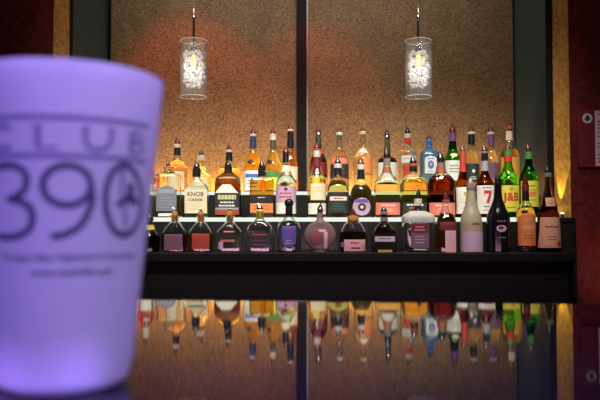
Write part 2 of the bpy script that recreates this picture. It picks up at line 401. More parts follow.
B = Bottle('bourbon_bottle', 'flask-shaped bourbon with black cap and cream label headed KNOB', 2, 196.5, [(220,11.5),(192,12),(186,10.6),(181,5.6),(177,3.6),(172,3.2)], 'clear', 'pale', 187, n=4, depth=.55)
B.wrap('cap', 'capblack', 177, 169, hw=4.2); B.pourer(169, 161, 'findark', 'capblack', ch=1, lean=-1)
l = B.label('cream', 190, 213.5, 11.2); B.text('KNOB', 'ink', 192, 196.8, 8, parent=l, bold=.015); B.text('CREEK', 'ink', 198.8, 201.6, 7.4, u0=.5, parent=l, bold=.02); B.lines('gold', [204, 206.5, 209], 8, parent=l, th=.6)
B = Bottle('whiskey_bottle', 'dark brown square bottle with white swoosh over grey print label', 2, 228, [(220,12.6),(186,13),(179,12),(174,6.5),(171,3.8),(168,3.2)], 'smoke', 'brown', 184, n=5, depth=.8)
B.wrap('cap', 'capblack', 174, 167, hw=4); B.pourer(167, 160, 'findark', 'capblack', ch=1)
B.patch('swoosh', 'white', 185, 193.5, trap(4, 11.8), u0=-.5)
l = B.label('ink', 194.5, 215, 12.2)
B.lines('palegreen', [195.5], 10, parent=l, th=4.4, seed=5); B.lines('white', [202, 205.3], 9, parent=l, th=1.5); B.patch('grey_band', 'grey', 208, 210, 11.5, off=.28, parent=l); B.patch('label_foot', 'rust', 210, 215, 11.8, off=.3, parent=l)
B = Bottle('whiskey_bottle', 'rectangular amber decanter with black band over orange label', 2, 262, [(220,12),(182,12),(179,10.6),(177.4,4),(172,3.2)], 'clear', 'amber', 181, n=9, depth=.7)
B.wrap('cap', 'capblack', 176.5, 170, hw=4); B.wrap('cap_ring', 'silver', 172, 171, hw=4.3); B.pourer(170, 159.5, 'findark', 'capblack', ch=2)
B.patch('band', 'black', 195.5, 203, 11.3); l = B.label('orangel', 203.6, 213, 11.3); B.lines('rust', [206, 209], 9, parent=l); B.patch('label_foot', 'black', 213, 217, 11.3); B.lines('white', [197.5], 5)
B = Bottle('rum_bottle', 'clear rum bottle with lilac-white label and red print, beside the dark upright', 2, 286, [(220,10.5),(186,10.5),(180,9),(173,5.2),(166,3.8),(156,3.2)], 'clear', 'pale', 176)
B.wrap('cap', 'silver', 163, 155); B.wrap('neck_label', 'cream', 172, 165.5); B.pourer(155.5, 146.5, collar='silver', ch=2.4)
l = B.label('lilac', 187, 203, 10); B.lines('redl', [193, 196.5], 8, parent=l, th=1.6); B.ellipse('emblem', 'wine', 189.7, 1.6, 2, off=.3, parent=l); B.patch('label_foot', 'white', 203, 214, 10)
B = Bottle('whiskey_bottle', 'whiskey with dark red neck and two stacked pale labels, first of right panel, middle shelf', 2, 317, [(220,9.6),(186,9.6),(180,9),(173,6.4),(165,3.9),(157,3.4)], 'clear', 'gold', 176)
B.wrap('neck_foil', 'wine', 166, 157.5); B.wrap('cap', 'whitecap', 157, 150.5, hw=3.6); B.pourer(150.5, 142, 'fin', 'rust', ch=2)
l = B.label('cream', 184, 200.5, 7.6, u0=1); B.lines('gold', [188, 191], 5, parent=l, u0=1); l = B.label('white', 203.5, 214.5, 8.8); B.patch('hill_mark', 'teal', 207, 211, trap(.4, 3), u0=3.5, off=.3, parent=l)
B = Bottle('scotch_bottle', 'scotch with black neck and black label under a red and white banner', 2, 338, [(220,11),(193,11),(187,10.2),(181,7.2),(175,4),(168,3.4)], 'clear', 'gold', 181)
B.wrap('neck_foil', 'capblack', 177, 168.3); B.pourer(168, 156.5, 'findark', 'whitecap', ch=4)
l = B.label('ink', 192.5, 213, 10.6); B.patch('banner', 'white', 197, 201, 8.4, off=.28, parent=l); B.lines('redl', [198.2], 6.5, off=.4, th=1.4, parent=l); B.lines('teal', [204, 206.5, 209], 8, parent=l)
B = Bottle('scotch_bottle', 'bottle with black neck and round dark medallion on its yellow body', 2, 361, [(220,10.8),(195,10.8),(189,9.4),(183,5.4),(178,3.7),(170,3.2)], 'clear', 'gold', 186)
B.wrap('neck_foil', 'capblack', 179, 169.5); B.wrap('neck_label', 'amberl', 184, 180); B.pourer(169.5, 157.5, 'fin', 'whitecap', ch=5)
l = B.ellipse('label', 'lilac', 207, 9, 8.8, off=.16); B.ellipse('emblem', 'ink', 207.5, 4, 4, off=.3, parent=l); B.ellipse('emblem_center', 'cream', 207.5, 1.6, 1.6, off=.42, parent=l); B.patch('ring_top', 'violet', 199.5, 203, trap(5, 7), off=.3, parent=l)
B = Bottle('bourbon_bottle', 'pale whiskey with red-brown neck band and orange-red label, in front of long-necked black bottle', 2, 387, [(220,12.8),(186,12.8),(180,10.8),(174,5.6),(170,4),(164,3.2)], 'clear', 'yellow', 181, n=3.5, depth=.8)
B.wrap('neck_band', 'rust', 172.5, 167, off=.5); B.wrap('cap', 'finclear', 165.5, 158.5, hw=3.6); B.pourer(158.5, 147, 'findark', 'silver', ch=1.5)
B.label('amberl', 185, 192, 11.8); l = B.label('coral', 203, 215, 12); B.lines('white', [205.2], 9, parent=l, th=1.2); B.lines('cream', [209, 211], 6, parent=l)
B = Bottle('bourbon_bottle', 'round-shouldered golden bourbon with black and white label, left of dark red one', 2, 413.5, [(220,13),(186,13),(180,12),(176,9),(174,5),(170,3.6)], 'clear', 'gold', 178, n=3.5, depth=.75)
B.wrap('cap', 'capblack', 172, 166.5, hw=4); B.pourer(166.5, 155, 'findark', 'rust', ch=3)
l = B.label('ink', 203, 215, 12.2); B.lines('white', [204.4], 11, parent=l, th=1.6); B.lines('gold', [208, 211], 8, parent=l); B.lines('amberl', [187.5], 8, th=.7)
B = Bottle('bourbon_bottle', 'large dark red bourbon with broad round shoulders and coral label', 2, 441, [(220,13.6),(186,13.6),(180,12.6),(175.5,9),(172,5),(167,4)], 'clear', 'darkred', 176, n=3, depth=.75)
B.wrap('neck_band', 'rust', 172.5, 166.5, off=.4); B.wrap('cap', 'finclear', 166.5, 161.5, hw=3.4); B.pourer(161.5, 151.5, 'findark', 'silver', ch=1.5)
l = B.label('coral', 203, 215.5, 12.8); B.lines('white', [205.2], 10, parent=l, th=1.2); B.lines('pink', [209, 211.5], 7, parent=l)
B = Bottle('bourbon_bottle', 'slim amber bottle with long red-orange neck foil and white label', 2, 463, [(220,8),(194,8),(186,7.2),(177,4.6),(169,3),(153,2.5)], 'brownglass', 'orange', 180)
B.wrap('neck_foil', 'redl', 172, 153.5); B.pourer(153.5, 145.5, collar='rust', ch=2)
l = B.label('white', 187.5, 214, 7.4); B.ellipse('emblem', 'gold', 194, 2.2, 1.8, off=.3, parent=l, u0=.5); B.lines('gold', [199, 202, 208], 5, parent=l)
B = Bottle('whiskey_bottle', 'brown whiskey bottle with a large red 7 on white label', 2, 485, [(220,9.5),(189,9.5),(183,8.8),(177,5.4),(170,3.5),(155,3)], 'brownglass', 'brown', 180)
B.wrap('neck_label', 'grey', 171, 161); B.wrap('cap', 'capblack', 160.5, 153); B.pourer(153, 144.5, collar='slate', ch=1.5)
l = B.label('white', 186, 214, 9); B.poly('red', [[(-3.2,191),(4.2,191),(4.2,194),(-3.2,194)],[(-3.2,194),(-2.2,194),(-2.6,196),(-3.2,196)],[(1.6,194),(4.2,194),(1.8,203.5),(-1.4,203.5)]], l); B.lines('ink', [187.8], 6, parent=l); B.lines('ink', [206.5], 5, parent=l); B.lines('redl', [210], 6, parent=l)
B = Bottle('scotch_bottle', 'bright green bottle with red neck and yellow label lettered J&B', 2, 508.5, [(220,10.2),(187,10.2),(180,9.2),(171,5.6),(163,3.8),(152,3.2)], 'greenglass', 'green', 172)
B.wrap('neck_band', 'red', 162, 155.5); B.wrap('cap', 'greenl', 155.5, 151); B.pourer(151, 143.5, collar='greenl', ch=1.4)
l = B.label('yellowl', 186, 212, 9.6); B.text('J&B', 'red', 193, 204, 8, parent=l, bold=.03); B.ellipse('emblem', 'gold', 189.3, 1.9, 2.2, off=.3, parent=l); B.lines('redl', [207.5], 6, parent=l)
B = Bottle('whiskey_bottle', 'dark green bottle with plain yellow label, last on middle shelf', 2, 529, [(220,9.4),(182,9.4),(175,8.4),(167,4.6),(160,3.4),(152,3)], 'darkgreenglass', 'green', 172)
B.wrap('cap', 'greenl', 159, 151.5); B.pourer(151.5, 143.5, collar='silver', ch=1.6)
l = B.label('yellowl', 181.5, 207, 9); B.lines('greenl', [186, 190, 200], 6, parent=l); B.patch('crest', 'orangel', 192, 197, 4, off=.3, parent=l)

# ---- lower ledge ----
B = Bottle('liqueur_bottle', 'near-black bottle with yellow neck ring beside frosted tumbler, on lower ledge', 1, 150, [(254,10),(238,10),(232,7),(228,3.8),(221,3.2)], 'smoke', 'darkred', 236)
B.wrap('neck_ring', 'yellowl', 229.5, 225, off=.8); B.pourer(221, 213, 'findark', 'capblack')
def cordial(x, lab, liq, lm, hw=12.6):
    B = Bottle('cordial_bottle', lab, 1, x, [(254,hw),(236,hw),(232,hw-1.2),(226,7.5),(221.5,4.4),(218.5,4),(215.5,5.2)], 'clear', liq, 233, n=4, depth=.7)
    B.wrap('cork', 'cork', 222, 212.5, hw=3); B.pourer(213, 206.5, 'silver', 'cork', chw=2.6, ch=1.5, fw=1.6, lean=-3); return B
B = cordial(175, 'cork-stoppered bottle with plum label, first of the three corked ones on lower ledge', 'purple', 'mauve')
l = B.label('mauve', 234, 250, 9); B.lines('rust', [237, 241, 245], 7, parent=l, th=1.2)
B = cordial(201, 'cork-stoppered bottle of orange-red liquor with bright red label on lower ledge', 'orange', 'redl')
l = B.label('rust', 233.5, 249, 8.5, u0=1); B.lines('red', [234.5, 237.5, 241, 245], 8, parent=l, th=2, u0=1)
B = cordial(230, 'cork-stoppered clear bottle with pink script lines across the front', 'clear', 'pink', 13.8)
B.lines('coral', [231], 7, th=1.3, off=.2); B.lines('coral', [239.5], 9.5, u0=-1, th=2.2, off=.2, seed=4); B.patch('tax_seal', 'lilac', 242, 248.5, 2.2, u0=-8)
B = Bottle('tequila_bottle', 'clear round-shouldered tequila bottle with yellow cork and faint red script', 1, 260, [(254,13.4),(232,13.4),(226.5,11.8),(222,7),(219,4.2),(213,3.6)], 'clear', 'clear', 230, n=4, depth=.7)
B.wrap('cork', 'yellowl', 219, 211.5, hw=3.2); B.pourer(211.5, 203, 'silver', 'yellowl', ch=1.5, lean=-1.6); B.lines('redl', [234], 9, th=1.1, off=.2); B.lines('purple', [240, 244], 8, th=1.0, off=.2)
B = Bottle('liqueur_bottle', 'clear bottle with black ball stopper and violet shield label', 1, 289, [(254,12.2),(230,12.2),(224,10.4),(219.5,5.4),(216,4),(212,3.6)], 'clear', 'clear', 228)
B.wrap('neck_sleeve', 'capblack', 216.5, 206, hw=3.6)
MB().lathe([(4.6*B.k*math.sin(math.pi*i/14)+1e-5, B.z(203.2)-4.6*B.k*math.cos(math.pi*i/14)) for i in range(15)], seg=24).build('ball_stopper', 'findark', B.root)
l = B.label('violet', 226, 246.5, shield(7.2)); B.text('T', 'red', 231, 236, 1.4, u0=.3, parent=l, bold=.03); B.lines('lilac', [240, 242.5], 4.5, parent=l, th=.7)
pr = [(252-.2, 9.5)]+[(236-15.6*math.cos(a), 15.8*math.sin(a)) for a in [math.radians(q) for q in (158,145,130,112,90,70,52,38,26,17)]]+[(219.4,3.4),(213,2.9)]
B = Bottle('liqueur_bottle', 'flat moon-shaped bottle with pinkish swirl and dark red print', 1, 320, pr, 'roseglass', None, depth=.5)
B.pourer(213, 203, 'findark', 'silver', chw=3, ch=5, fw=2.2, lean=1)
l = B.ellipse('label', 'mauve', 237.5, 7.5, 7, u0=-4.5, off=.16); B.lines('redl', [234, 237.5, 241], 5, u0=-4.5, th=1.8, parent=l)
B.patch('swirl', 'pink', 232, 250, lambda t: 1.8, u0=5.5); B.patch('swirl', 'pink', 229.5, 232, lambda t: 4, u0=1.5)
B = Bottle('liqueur_bottle', 'round-bellied bottle with amber neck and pink rectangular label', 1, 353, [(254,12),(241,13.8),(233,13),(226,9.6),(221,6),(217,5)], 'clear', 'brown', 232, depth=.65)
B.wrap('neck_sleeve', 'cork', 222, 216, hw=5.6); B.pourer(217, 207.5, 'fin', 'rust', chw=3.4, ch=2)
l = B.label('pink', 239.5, 251, 10.6, u0=1.2); B.lines('redl', [242], 6, th=1.6, parent=l, u0=1.2); B.patch('label_bar', 'mauve', 247, 248.6, 4.6, u0=1.8, off=.3, parent=l)
B.ellipse('side_seal', 'slate', 244.5, 2.6, 1.8, u0=-11)
B = Bottle('liqueur_bottle', 'round dark bottle with narrow pale lilac band, left of the wide crystal bottle', 1, 384, [(254,12),(240,13.4),(233,12),(227,8),(222,4.2),(214,3.2)], 'smoke', 'clear', 234, depth=.75)
B.pourer(214, 206, 'findark', 'finclear', ch=2.4); l = B.label('lilac', 236.5, 241.5, 10); B.lines('ink', [238], 8, parent=l, th=1); B.label('gold', 249.5, 252, 7)
B = Bottle('vodka_bottle', 'wide square crystal bottle with painted white glow on shoulders and mauve label', 1, 418, [(254,14.6),(230,15.2),(219,15.8),(215.5,14.6),(213,10.5),(211,6),(209,3.8),(203,3.4)], 'clear', 'clear', 222, n=5, depth=.7)
B.wrap('shoulder_glow', 'shoulderglow', 222.5, 211.2, off=.3); B.wrap('neck_band', 'capblack', 210, 206.5); B.pourer(203.5, 188.5, 'findark', 'whitecap', ch=4.5, lean=1)  # first sleeve paints the shelf's glow onto the clear shoulders
l = B.label('mauve', 223.5, 247.5, 8.8); B.patch('label_heading', 'wine', 224, 233, 8.4, off=.27, parent=l); B.lines('pink', [226.5, 229.5], 6, off=.38, parent=l, th=.9); B.lines('lilac', [236, 239, 242], 6, parent=l, th=.8)
B.lines('white', [248.6], 8.5, th=1.1, off=.2)
B = Bottle('liqueur_bottle', 'amber tapering bottle with tall narrow pink label, right of wide crystal bottle', 1, 446, [(254,10.4),(226,10.4),(220,9),(213,5.8),(207,3.7),(203,3.2)], 'clear', 'amber', 214, n=3)
B.pourer(203, 192, 'fin', 'rust', ch=3); B.label('wine', 222, 230, 8); l = B.label('pink', 230.5, 252, 5.4, u0=2.2); B.lines('lilac', [234, 238, 242], 3.6, u0=2.2, parent=l)
B = Bottle('liqueur_bottle', 'tall cream-coated bottle with lilac lower half, beside the black bottle', 1, 471, [(254,11.4),(224,11),(216,9.6),(206,6.2),(197,4.7),(190,4.1)], 'cream_glass', None)
B.label('lilac', 231.5, 251.5, 10.8); B.patch('arc_mark', 'rust', 222.5, 225, arch(4.6, .9), u0=2); B.pourer(190, 178, 'finclear', 'finclear', ch=4)
B = Bottle('liqueur_bottle', 'tall black bottle with pale pink oval emblem on lower ledge', 1, 498, [(254,12),(228,12),(217,11.2),(207,7.4),(197,4.2),(184,3.4)], 'blackglass', None)
B.pourer(184, 173, 'findark', 'capblack', ch=2); B.lines('mauve', [220.5], 5.5, th=1.8); l = B.ellipse('emblem', 'lilac', 228.5, 3.4, 5); B.ellipse('emblem_center', 'wine', 227.8, 1.7, 2.6, off=.4, parent=l, u0=-.6); B.lines('slate', [237], 5, th=.8)
B = Bottle('liqueur_bottle', 'orange-labelled bottle with black neck, between black bottle and dark tapering bottle', 1, 525.5, [(254,9.4),(217,9.4),(211,8.6),(206,6),(201,3.6),(192,3)], 'clear', 'orange', 208)
B.wrap('neck_foil', 'capblack', 201, 190); B.pourer(191, 174, 'fin', 'wine', ch=6)
l = B.label('orangel', 213, 245.5, arch(9, .2)); B.lines('pink', [219], 4, th=1.4, parent=l); B.patch('name_band', 'peach', 226, 229, 6, off=.3, parent=l); B.lines('rust', [235, 238], 6, parent=l); B.wrap('base_band', 'capblack', 251, 247.3)
B = Bottle('liqueur_bottle', 'dark tapering bottle with peach label and small neck label, last on lower ledge', 1, 548, [(254,12.2),(221,10.8),(206,8.4),(193,5),(184,3.6),(177,3.2)], 'smoke', 'darkred', 206)
B.pourer(177, 165.5, 'findark', 'finclear', ch=4); l = B.label('peach', 198, 206.5, 4.6); B.lines('redl', [200, 203], 2.6, parent=l, th=1.2)
l = B.label('peach', 217.5, 247.5, trap(9.6, 11.8)); B.lines('mauve', [226], 9, th=1.6, parent=l); B.lines('rust', [236, 239], 6, parent=l, th=.8); B.ellipse('seal', 'redl', 243.5, 2.6, 2.6, u0=7, off=.3, parent=l); B.lines('redl', [245.5], 5, u0=-4, th=.7, parent=l)

# ------------------------------------------------------------------ back bar
M['blackwood'] = solid('black painted wood', (.007,.0065,.008), .6, noise=.25, nscale=30, spec=.25)
M['stepblack'] = solid('black gloss laminate', (.016,.018,.018), .22)
M['litacrylic'] = emis('lit acrylic shelf', (.86,.94,.80), 1.0)
XL, XR = -.97, PX(572, 2.42)
cab = empty('back_bar_cabinet', (0, 2.57, 0))
tag(cab, 'black stepped back bar cabinet with two glowing bottle shelves', 'cabinet')
def cb(name, mat, x0, x1, y0, y1, z0, z1, bevel=.002):
    return MB().box(x0, x1, y0-2.57, y1-2.57, z0, z1).build(name, mat, cab, smooth=False, bevel=bevel)
cb('body', 'blackwood', XL, XR-.006, 2.445, 2.715, 0, ZS[1]-.032)
cb('ledge', 'blackwood', XL, XR, 2.42, 2.598, ZS[1]-.032, ZS[1], .004)
T2b = PZ(221.6, 2.60); T3b = PZ(194.8, 2.80)
XE = 1.03
cb('riser', 'stepblack', XL, XE-.012, 2.605, 2.715, ZS[1]-.031, T2b)
cb('end_panel', 'blackwood', XE-.011, XE, 2.61, 2.715, .0, ZS[2])
XG = PX(557, 2.60)
cb('shelf_end', 'blackwood', XG+.0005, XE-.012, 2.60, 2.716, T2b, ZS[2], .001)
cb('lit_shelf', 'litacrylic', XL, XG, 2.60, 2.716, T2b, ZS[2], .001)
cb('upper_riser', 'stepblack', -.875, .93, 2.805, 3.03, .6, T3b)
cb('filler_panel', 'stepblack', -.875, .93, 2.722, 2.803, .6, ZS[2]-.004)
cb('upper_lit_shelf', 'litacrylic', -.875, .93, 2.80, 3.03, T3b, ZS[3], .001)

# ------------------------------------------------------------------ setting
def panelmat():
    m, nt, out = newmat('woven bronze panel')
    tc = N(nt, 'ShaderNodeTexCoord'); mp = N(nt, 'ShaderNodeMapping'); mp.inputs['Scale'].default_value = (1, 1, 2.2)
    L(nt, tc.outputs['Object'], mp.inputs['Vector'])
    n1 = N(nt, 'ShaderNodeTexNoise'); n1.inputs['Scale'].default_value = 150; n1.inputs['Detail'].default_value = 3
    n2 = N(nt, 'ShaderNodeTexNoise'); n2.inputs['Scale'].default_value = 9; n2.inputs['Detail'].default_value = 4
    L(nt, mp.outputs[0], n1.inputs['Vector']); L(nt, tc.outputs['Object'], n2.inputs['Vector'])
    r = N(nt, 'ShaderNodeValToRGB'); e = r.color_ramp.elements
    e[0].position = .33; e[0].color = (.075,.040,.018,1); e[1].position = .68; e[1].color = (.40,.245,.115,1)
    L(nt, n1.outputs['Fac'], r.inputs['Fac'])
    mx = N(nt, 'ShaderNodeMix', data_type='RGBA', blend_type='MULTIPLY'); mx.inputs['Factor'].default_value = .35
    r2 = N(nt, 'ShaderNodeValToRGB'); r2.color_ramp.elements[0].position = .35; r2.color_ramp.elements[1].position = .65
    r2.color_ramp.elements[0].color = (.55,.5,.45,1)
    L(nt, n2.outputs['Fac'], r2.inputs['Fac']); L(nt, r.outputs[0], mx.inputs['A']); L(nt, r2.outputs[0], mx.inputs['B'])
    p = N(nt, 'ShaderNodeBsdfPrincipled'); p.inputs['Roughness'].default_value = .5; p.inputs['Metallic'].default_value = .25
    L(nt, mx.outputs['Result'], p.inputs['Base Color'])
    b = N(nt, 'ShaderNodeBump'); b.inputs['Strength'].default_value = .5; b.inputs['Distance'].default_value = .003
    L(nt, n1.outputs['Fac'], b.inputs['Height']); L(nt, b.outputs['Normal'], p.inputs['Normal'])
    L(nt, p.outputs[0], out.inputs[0]); return m
M['panel'] = panelmat()
M['return'] = solid('blue grey lacquer', (.018,.042,.070), .35, spec=.3)
M['trimblack'] = solid('black trim', (.006,.005,.006), .6, spec=.2)
M['steel'] = solid('brushed steel', (.45,.45,.47), .35, 1)
M['strip'] = solid('copper veneer', (.58,.29,.07), .4, noise=.35, nscale=70, bump=.25, stretch=(1,1,.6))
M['maroon'] = solid('oxblood wall', (.11,.012,.013), .55, noise=.35, nscale=45, bump=.3, spec=.25)
M['dark'] = solid('dark plaster', (.03,.02,.022), .8, noise=.3, nscale=20)
M['floor'] = solid('dark tile', (.03,.028,.03), .4, noise=.3, nscale=12)
YB = 3.10; YF = 2.72; ZH = 2.75
xa, xb = PX(108, YB), PX(296.5, YB); xc, xd = PX(306.5, YB), PX(514.5, YB)
struct('floor', MB().box(-2.4, 2.4, -1.6, 3.3, -.06, 0), 'floor')
struct('ceiling', MB().box(-2.4, 2.4, -1.6, 3.3, ZH, ZH+.06), 'dark')
struct('wall_left', MB().box(-2.46, -2.4, -1.6, 3.3, 0, ZH), 'dark')
struct('wall_right', MB().box(2.4, 2.46, -1.6, 3.3, 0, ZH), 'dark')
struct('wall_front', MB().box(-2.4, 2.4, -1.66, -1.6, 0, ZH), 'dark')
struct('wall_back', MB().box(-2.4, 2.4, YB+.012, 3.3, 0, ZH), 'dark')
for nm, x0, x1 in (('trim_1', xa, xb), ('trim_2', xc, xd)):
    o = struct(nm, MB().box(x0, x1, YB-.004, YB+.011, 1.0, ZH-.001), 'panel')
struct('trim_3', MB().box(xb, xc, YB-.03, YB+.011, 1.0, ZH-.001), 'trimblack')
struct('trim_4', MB().box(xc, xc+.007, YB-.012, YB-.0045, 1.0, ZH-.002), 'steel')
struct('trim_5', MB().box(xa, xa+.007, YB-.012, YB-.0045, 1.0, ZH-.002), 'trimblack')
xrl, xrr = PX(71, YF), PX(547.5, YF)
ret = lambda x0, x1, t: MB().prism([(x0, YF), (x1, YB+.011), (x1+t, YB+.011), (x0+t, YF)] if t > 0 else [(x0+t, YF), (x1+t, YB+.011), (x1, YB+.011), (x0, YF)], 0, ZH-.001)
struct('wall_niche_left', ret(xrl, xa-.006, -.02), 'return')
struct('wall_niche_right', ret(xrr, xd+.006, .02), 'return')
s0, s1 = PX(51.5, YF), PX(68.5, YF); s2, s3 = PX(553.5, YF), PX(570.5, YF)
struct('trim_6', MB().box(s1, xrl-.0005, YF-.012, YF+.03, 0, ZH-.001), 'trimblack')
struct('trim_7', MB().box(xrr+.0005, s2, YF-.012, YF+.03, 0, ZH-.001), 'trimblack')
struct('trim_8', MB().box(s0, s1, YF-.004, YF+.03, 0, ZH-.001), 'strip')
struct('trim_9', MB().box(s2, s3, YF-.004, YF+.03, 0, ZH-.001), 'strip')
struct('wall_back_left', MB().box(-2.4, s0, YF, YF+.03, 0, ZH-.001), 'maroon')
struct('wall_back_right', MB().box(s3, 2.4, YF, YF+.03, 0, ZH-.001), 'maroon')

# ------------------------------------------------------------------ notice on the wall
ps = empty('wall_notice', P(597, 138.5, YF-.006)); tag(ps, 'dark red notice with round white emblem and white text panel hung on right wall', 'notice')
pb = ps.location
def pbx(name, mat, xa_, xb_, ya_, yb_, t0, t1, parent=ps):
    a = P(xa_, yb_, YF-.006)-pb; b = P(xb_, ya_, YF-.006)-pb
    return MB().box(a.x, b.x, -t1, -t0, a.z, b.z).build(name, mat, parent, smooth=False)
M['noticered'] = solid('notice red', (.16,.008,.03), .5); M['noticewhite'] = solid('notice white', (.62,.52,.56), .5)
bd = pbx('board', 'noticered', 578.5, 616, 109.5, 167, -.005, .004)
tp = pbx('text_panel', 'noticewhite', 595.2, 614.5, 111, 166, .004, .0046)
m = MB(); rr = random.Random(3)
for i, y in enumerate([114, 121, 124, 128, 132, 136, 143, 147, 154, 158, 161]):
    a = P(597, y+1, YF-.006)-pb; b = P(613-rr.uniform(0, 6), y, YF-.006)-pb
    m.add([(a.x,-.005,a.z),(b.x,-.005,a.z),(b.x,-.005,b.z),(a.x,-.005,b.z)], [(0,1,2,3)])
m.build('lettering', 'wine', tp, smooth=False)
ce = P(586.8, 118.5, YF-.006)-pb; k = YF/F
def disc(r, y0, y1, cx=0, cz=0, sx=1): return MB().rings([[(ce.x+cx+r*sx*math.cos(2*math.pi*i/28), y, ce.z+cz+r*math.sin(2*math.pi*i/28)) for i in range(28)] for y in (y0, y1)])
em = disc(5.0*k, -.004, -.0052).build('emblem', 'noticewhite', ps, smooth=False)
mk = disc(2.2*k, -.0053, -.0058, 0, -.6*k, 1.2); mk.rings([[(ce.x+.4*k+1.3*k*math.cos(2*math.pi*i/16), y, ce.z+2.0*k+1.4*k*math.sin(2*math.pi*i/16)) for i in range(16)] for y in (-.0053, -.0058)])
mk.build('emblem_mark', 'ink', em, smooth=False)

# ------------------------------------------------------------------ uplight at shelf end
ul = empty('uplight', (PX(562, 2.70), 2.70, ZS[2]+.0003)); tag(ul, 'small yellow uplight at right end of middle lit shelf beside copper strip', 'lamp')
MB().lathe([(.007,0),(.0075,.002),(.006,.010),(.0085,.014),(.0085,.016)], seg=24).build('housing', 'silver', ul)
M['uplens'] = emis('uplight lens', (1,.9,.55), 12)
MB().lathe([(.0072,.0162),(.006,.0175),(.002,.0182)], seg=20).build('lens', 'uplens', ul)

# ------------------------------------------------------------------ pendants
DP = 2.52; kp = DP/F
def zp(y): return PZ(y, DP)
M['crystal'] = thin_glass('cut crystal', (.92,.93,.95), (.7,.7,.75), .06, 1.9, milk=.45, milkcol=(.95,.95,.97))
M['bulb'] = emis('warm bulb', (1,.55,.10), 4)
M['cablegrey'] = solid('grey cable', (.30,.30,.28), .5)
def make_pendant(x):
    t = empty('pendant_light', (PX(x, DP, 70), DP, zp(97))); z0 = zp(97)
    Z = lambda y: zp(y)-z0
    R = 13.4*kp; w = .0022
    sh = MB().lathe([(R, Z(97)), (R, Z(41)), (R-.0008, Z(40.6)), (R-w, Z(41)), (R-w, Z(97)), (R-.0008, Z(97.4))], seg=48, close=True).build('glass_shade', 'shade_glass', t)
    for y in (41, 97): MB().lathe([(R+.0005*math.cos(q)-w*.5+.0012*math.cos(q), Z(y)+.0012*math.sin(q)) for q in [math.pi*2*i/10 for i in range(10)]], seg=48, close=True).build('rim', 'rim_highlight', sh)
    st = MB().lathe([(.0045, Z(47)), (.0045, Z(22)), (.003, Z(20))], seg=16).build('rod', 'trimblack', t)
    MB().lathe([(.003, Z(21)), (.0062, Z(19.5)), (.0066, Z(16.5)), (.003, Z(14)), (.0022, Z(8))], seg=16).build('connector', 'silver', st)
    MB().tube([(0,0,Z(9)), (0,0,ZH-z0-.015)], .0021).build('cable', 'cablegrey', t)
    MB().lathe([(.045, ZH-z0-.016), (.05, ZH-z0-.004), (.05, ZH-z0-.0005)], seg=32).build('ceiling_rose', 'silver', t)
    MB().lathe([(.008, Z(55)), (.011, Z(52)), (.010, Z(47)), (.004, Z(46))], seg=20).build('lamp_socket', 'trimblack', t)
    MB().tube([(-R+.0012,0,Z(52.5)), (R-.0012,0,Z(52.5))], .0012).build('crossbar', 'silver', t)
    MB().lathe([(.0005, Z(69)), (.0055, Z(67.5)), (.008, Z(63)), (.0075, Z(58)), (.006, Z(55))], seg=20).build('bulb', 'bulb', t)
    # crystals: faceted beads strung in loose rings round the bulb
    m = MB(); rnd = random.Random(11)
    for lev in range(11):
        y = 53+lev*3.3; rad = (8.2+1.4*math.sin(lev*2.1))*kp if lev not in (0, 10) else 6.5*kp
        nb = 15
        for j in range(nb):
            a = 2*math.pi*(j+.5*(lev % 2))/nb+rnd.uniform(-.12,.12); r = rad+rnd.uniform(-1.4,1.6)*kp
            c = (r*math.cos(a), r*math.sin(a), Z(y+rnd.uniform(-1.2,1.2))); q = rnd.uniform(1.1,1.9)*kp; tw = rnd.uniform(0, 3)
            vs = [(c[0],c[1],c[2]+q*1.15),(c[0],c[1],c[2]-q*1.15)]+[(c[0]+q*math.cos(tw+i*math.pi/3), c[1]+q*math.sin(tw+i*math.pi/3), c[2]+(q*.3 if i % 2 else -q*.3)) for i in range(6)]
            m.add(vs, [(0,2+i,2+(i+1)%6) for i in range(6)]+[(1,2+(i+1)%6,2+i) for i in range(6)])
    m.build('crystal_cluster', 'crystal', t, smooth=False, kind='stuff')
    return t
def copy_tree(o, parent=None):
    c = o.copy(); C.objects.link(c)
    if parent: c.parent = parent
    for ch in list(o.children): copy_tree(ch, c)
    return c
p1 = make_pendant(193.5); tag(p1, 'clear glass cylinder pendant with crystals, hanging before the panel nearer the frosted tumbler', 'lamp', 'crystal pendants over the back bar')
p2 = copy_tree(p1); p2.location.x = PX(418.5, DP, 70); p2.location.z += 0.0
tag(p2, 'clear glass cylinder pendant with crystals, hanging above the blue gin bottle', 'lamp', 'crystal pendants over the back bar')

# ------------------------------------------------------------------ counter
def on_counter(x, y):
    u = (x-300)/F; v = (200-y)/F; dz = ST+v*CT; s = (ZT-ZC)/dz
    return Vector((u*s, s*(CT-v*ST), ZT))
e0 = on_counter(130, 299.4); e1 = on_counter(600, 304.4); dr = (e1-e0).normalized()
nl = e0-dr*1.5; nr = e1+dr*1.5; back = Vector((-dr.y, dr.x, 0))*-.85 if False else Vector((dr.y, -dr.x, 0))*.95
M['countertop'] = solid('black polished stone', (.012,.009,.016), .035, noise=.3, nscale=90)
bc = empty('bar_counter', (0, 0, 0)); tag(bc, 'glossy black bar counter mirroring the bottles behind it', 'counter')
MB().prism([tuple(q)[:2] for q in (nl, nl+back, nr+back, nr)], ZT-.04, ZT).build('countertop', 'countertop', bc, smooth=False, bevel=.002)
ins = dr*.03; bk = Vector((dr.y, -dr.x, 0))
MB().prism([tuple(q)[:2] for q in (nl+ins+bk*.05, nl+ins+bk*.7, nr-ins+bk*.7, nr-ins+bk*.05)], 0, ZT-.041).build('counter_base', 'blackwood', bc, smooth=False)

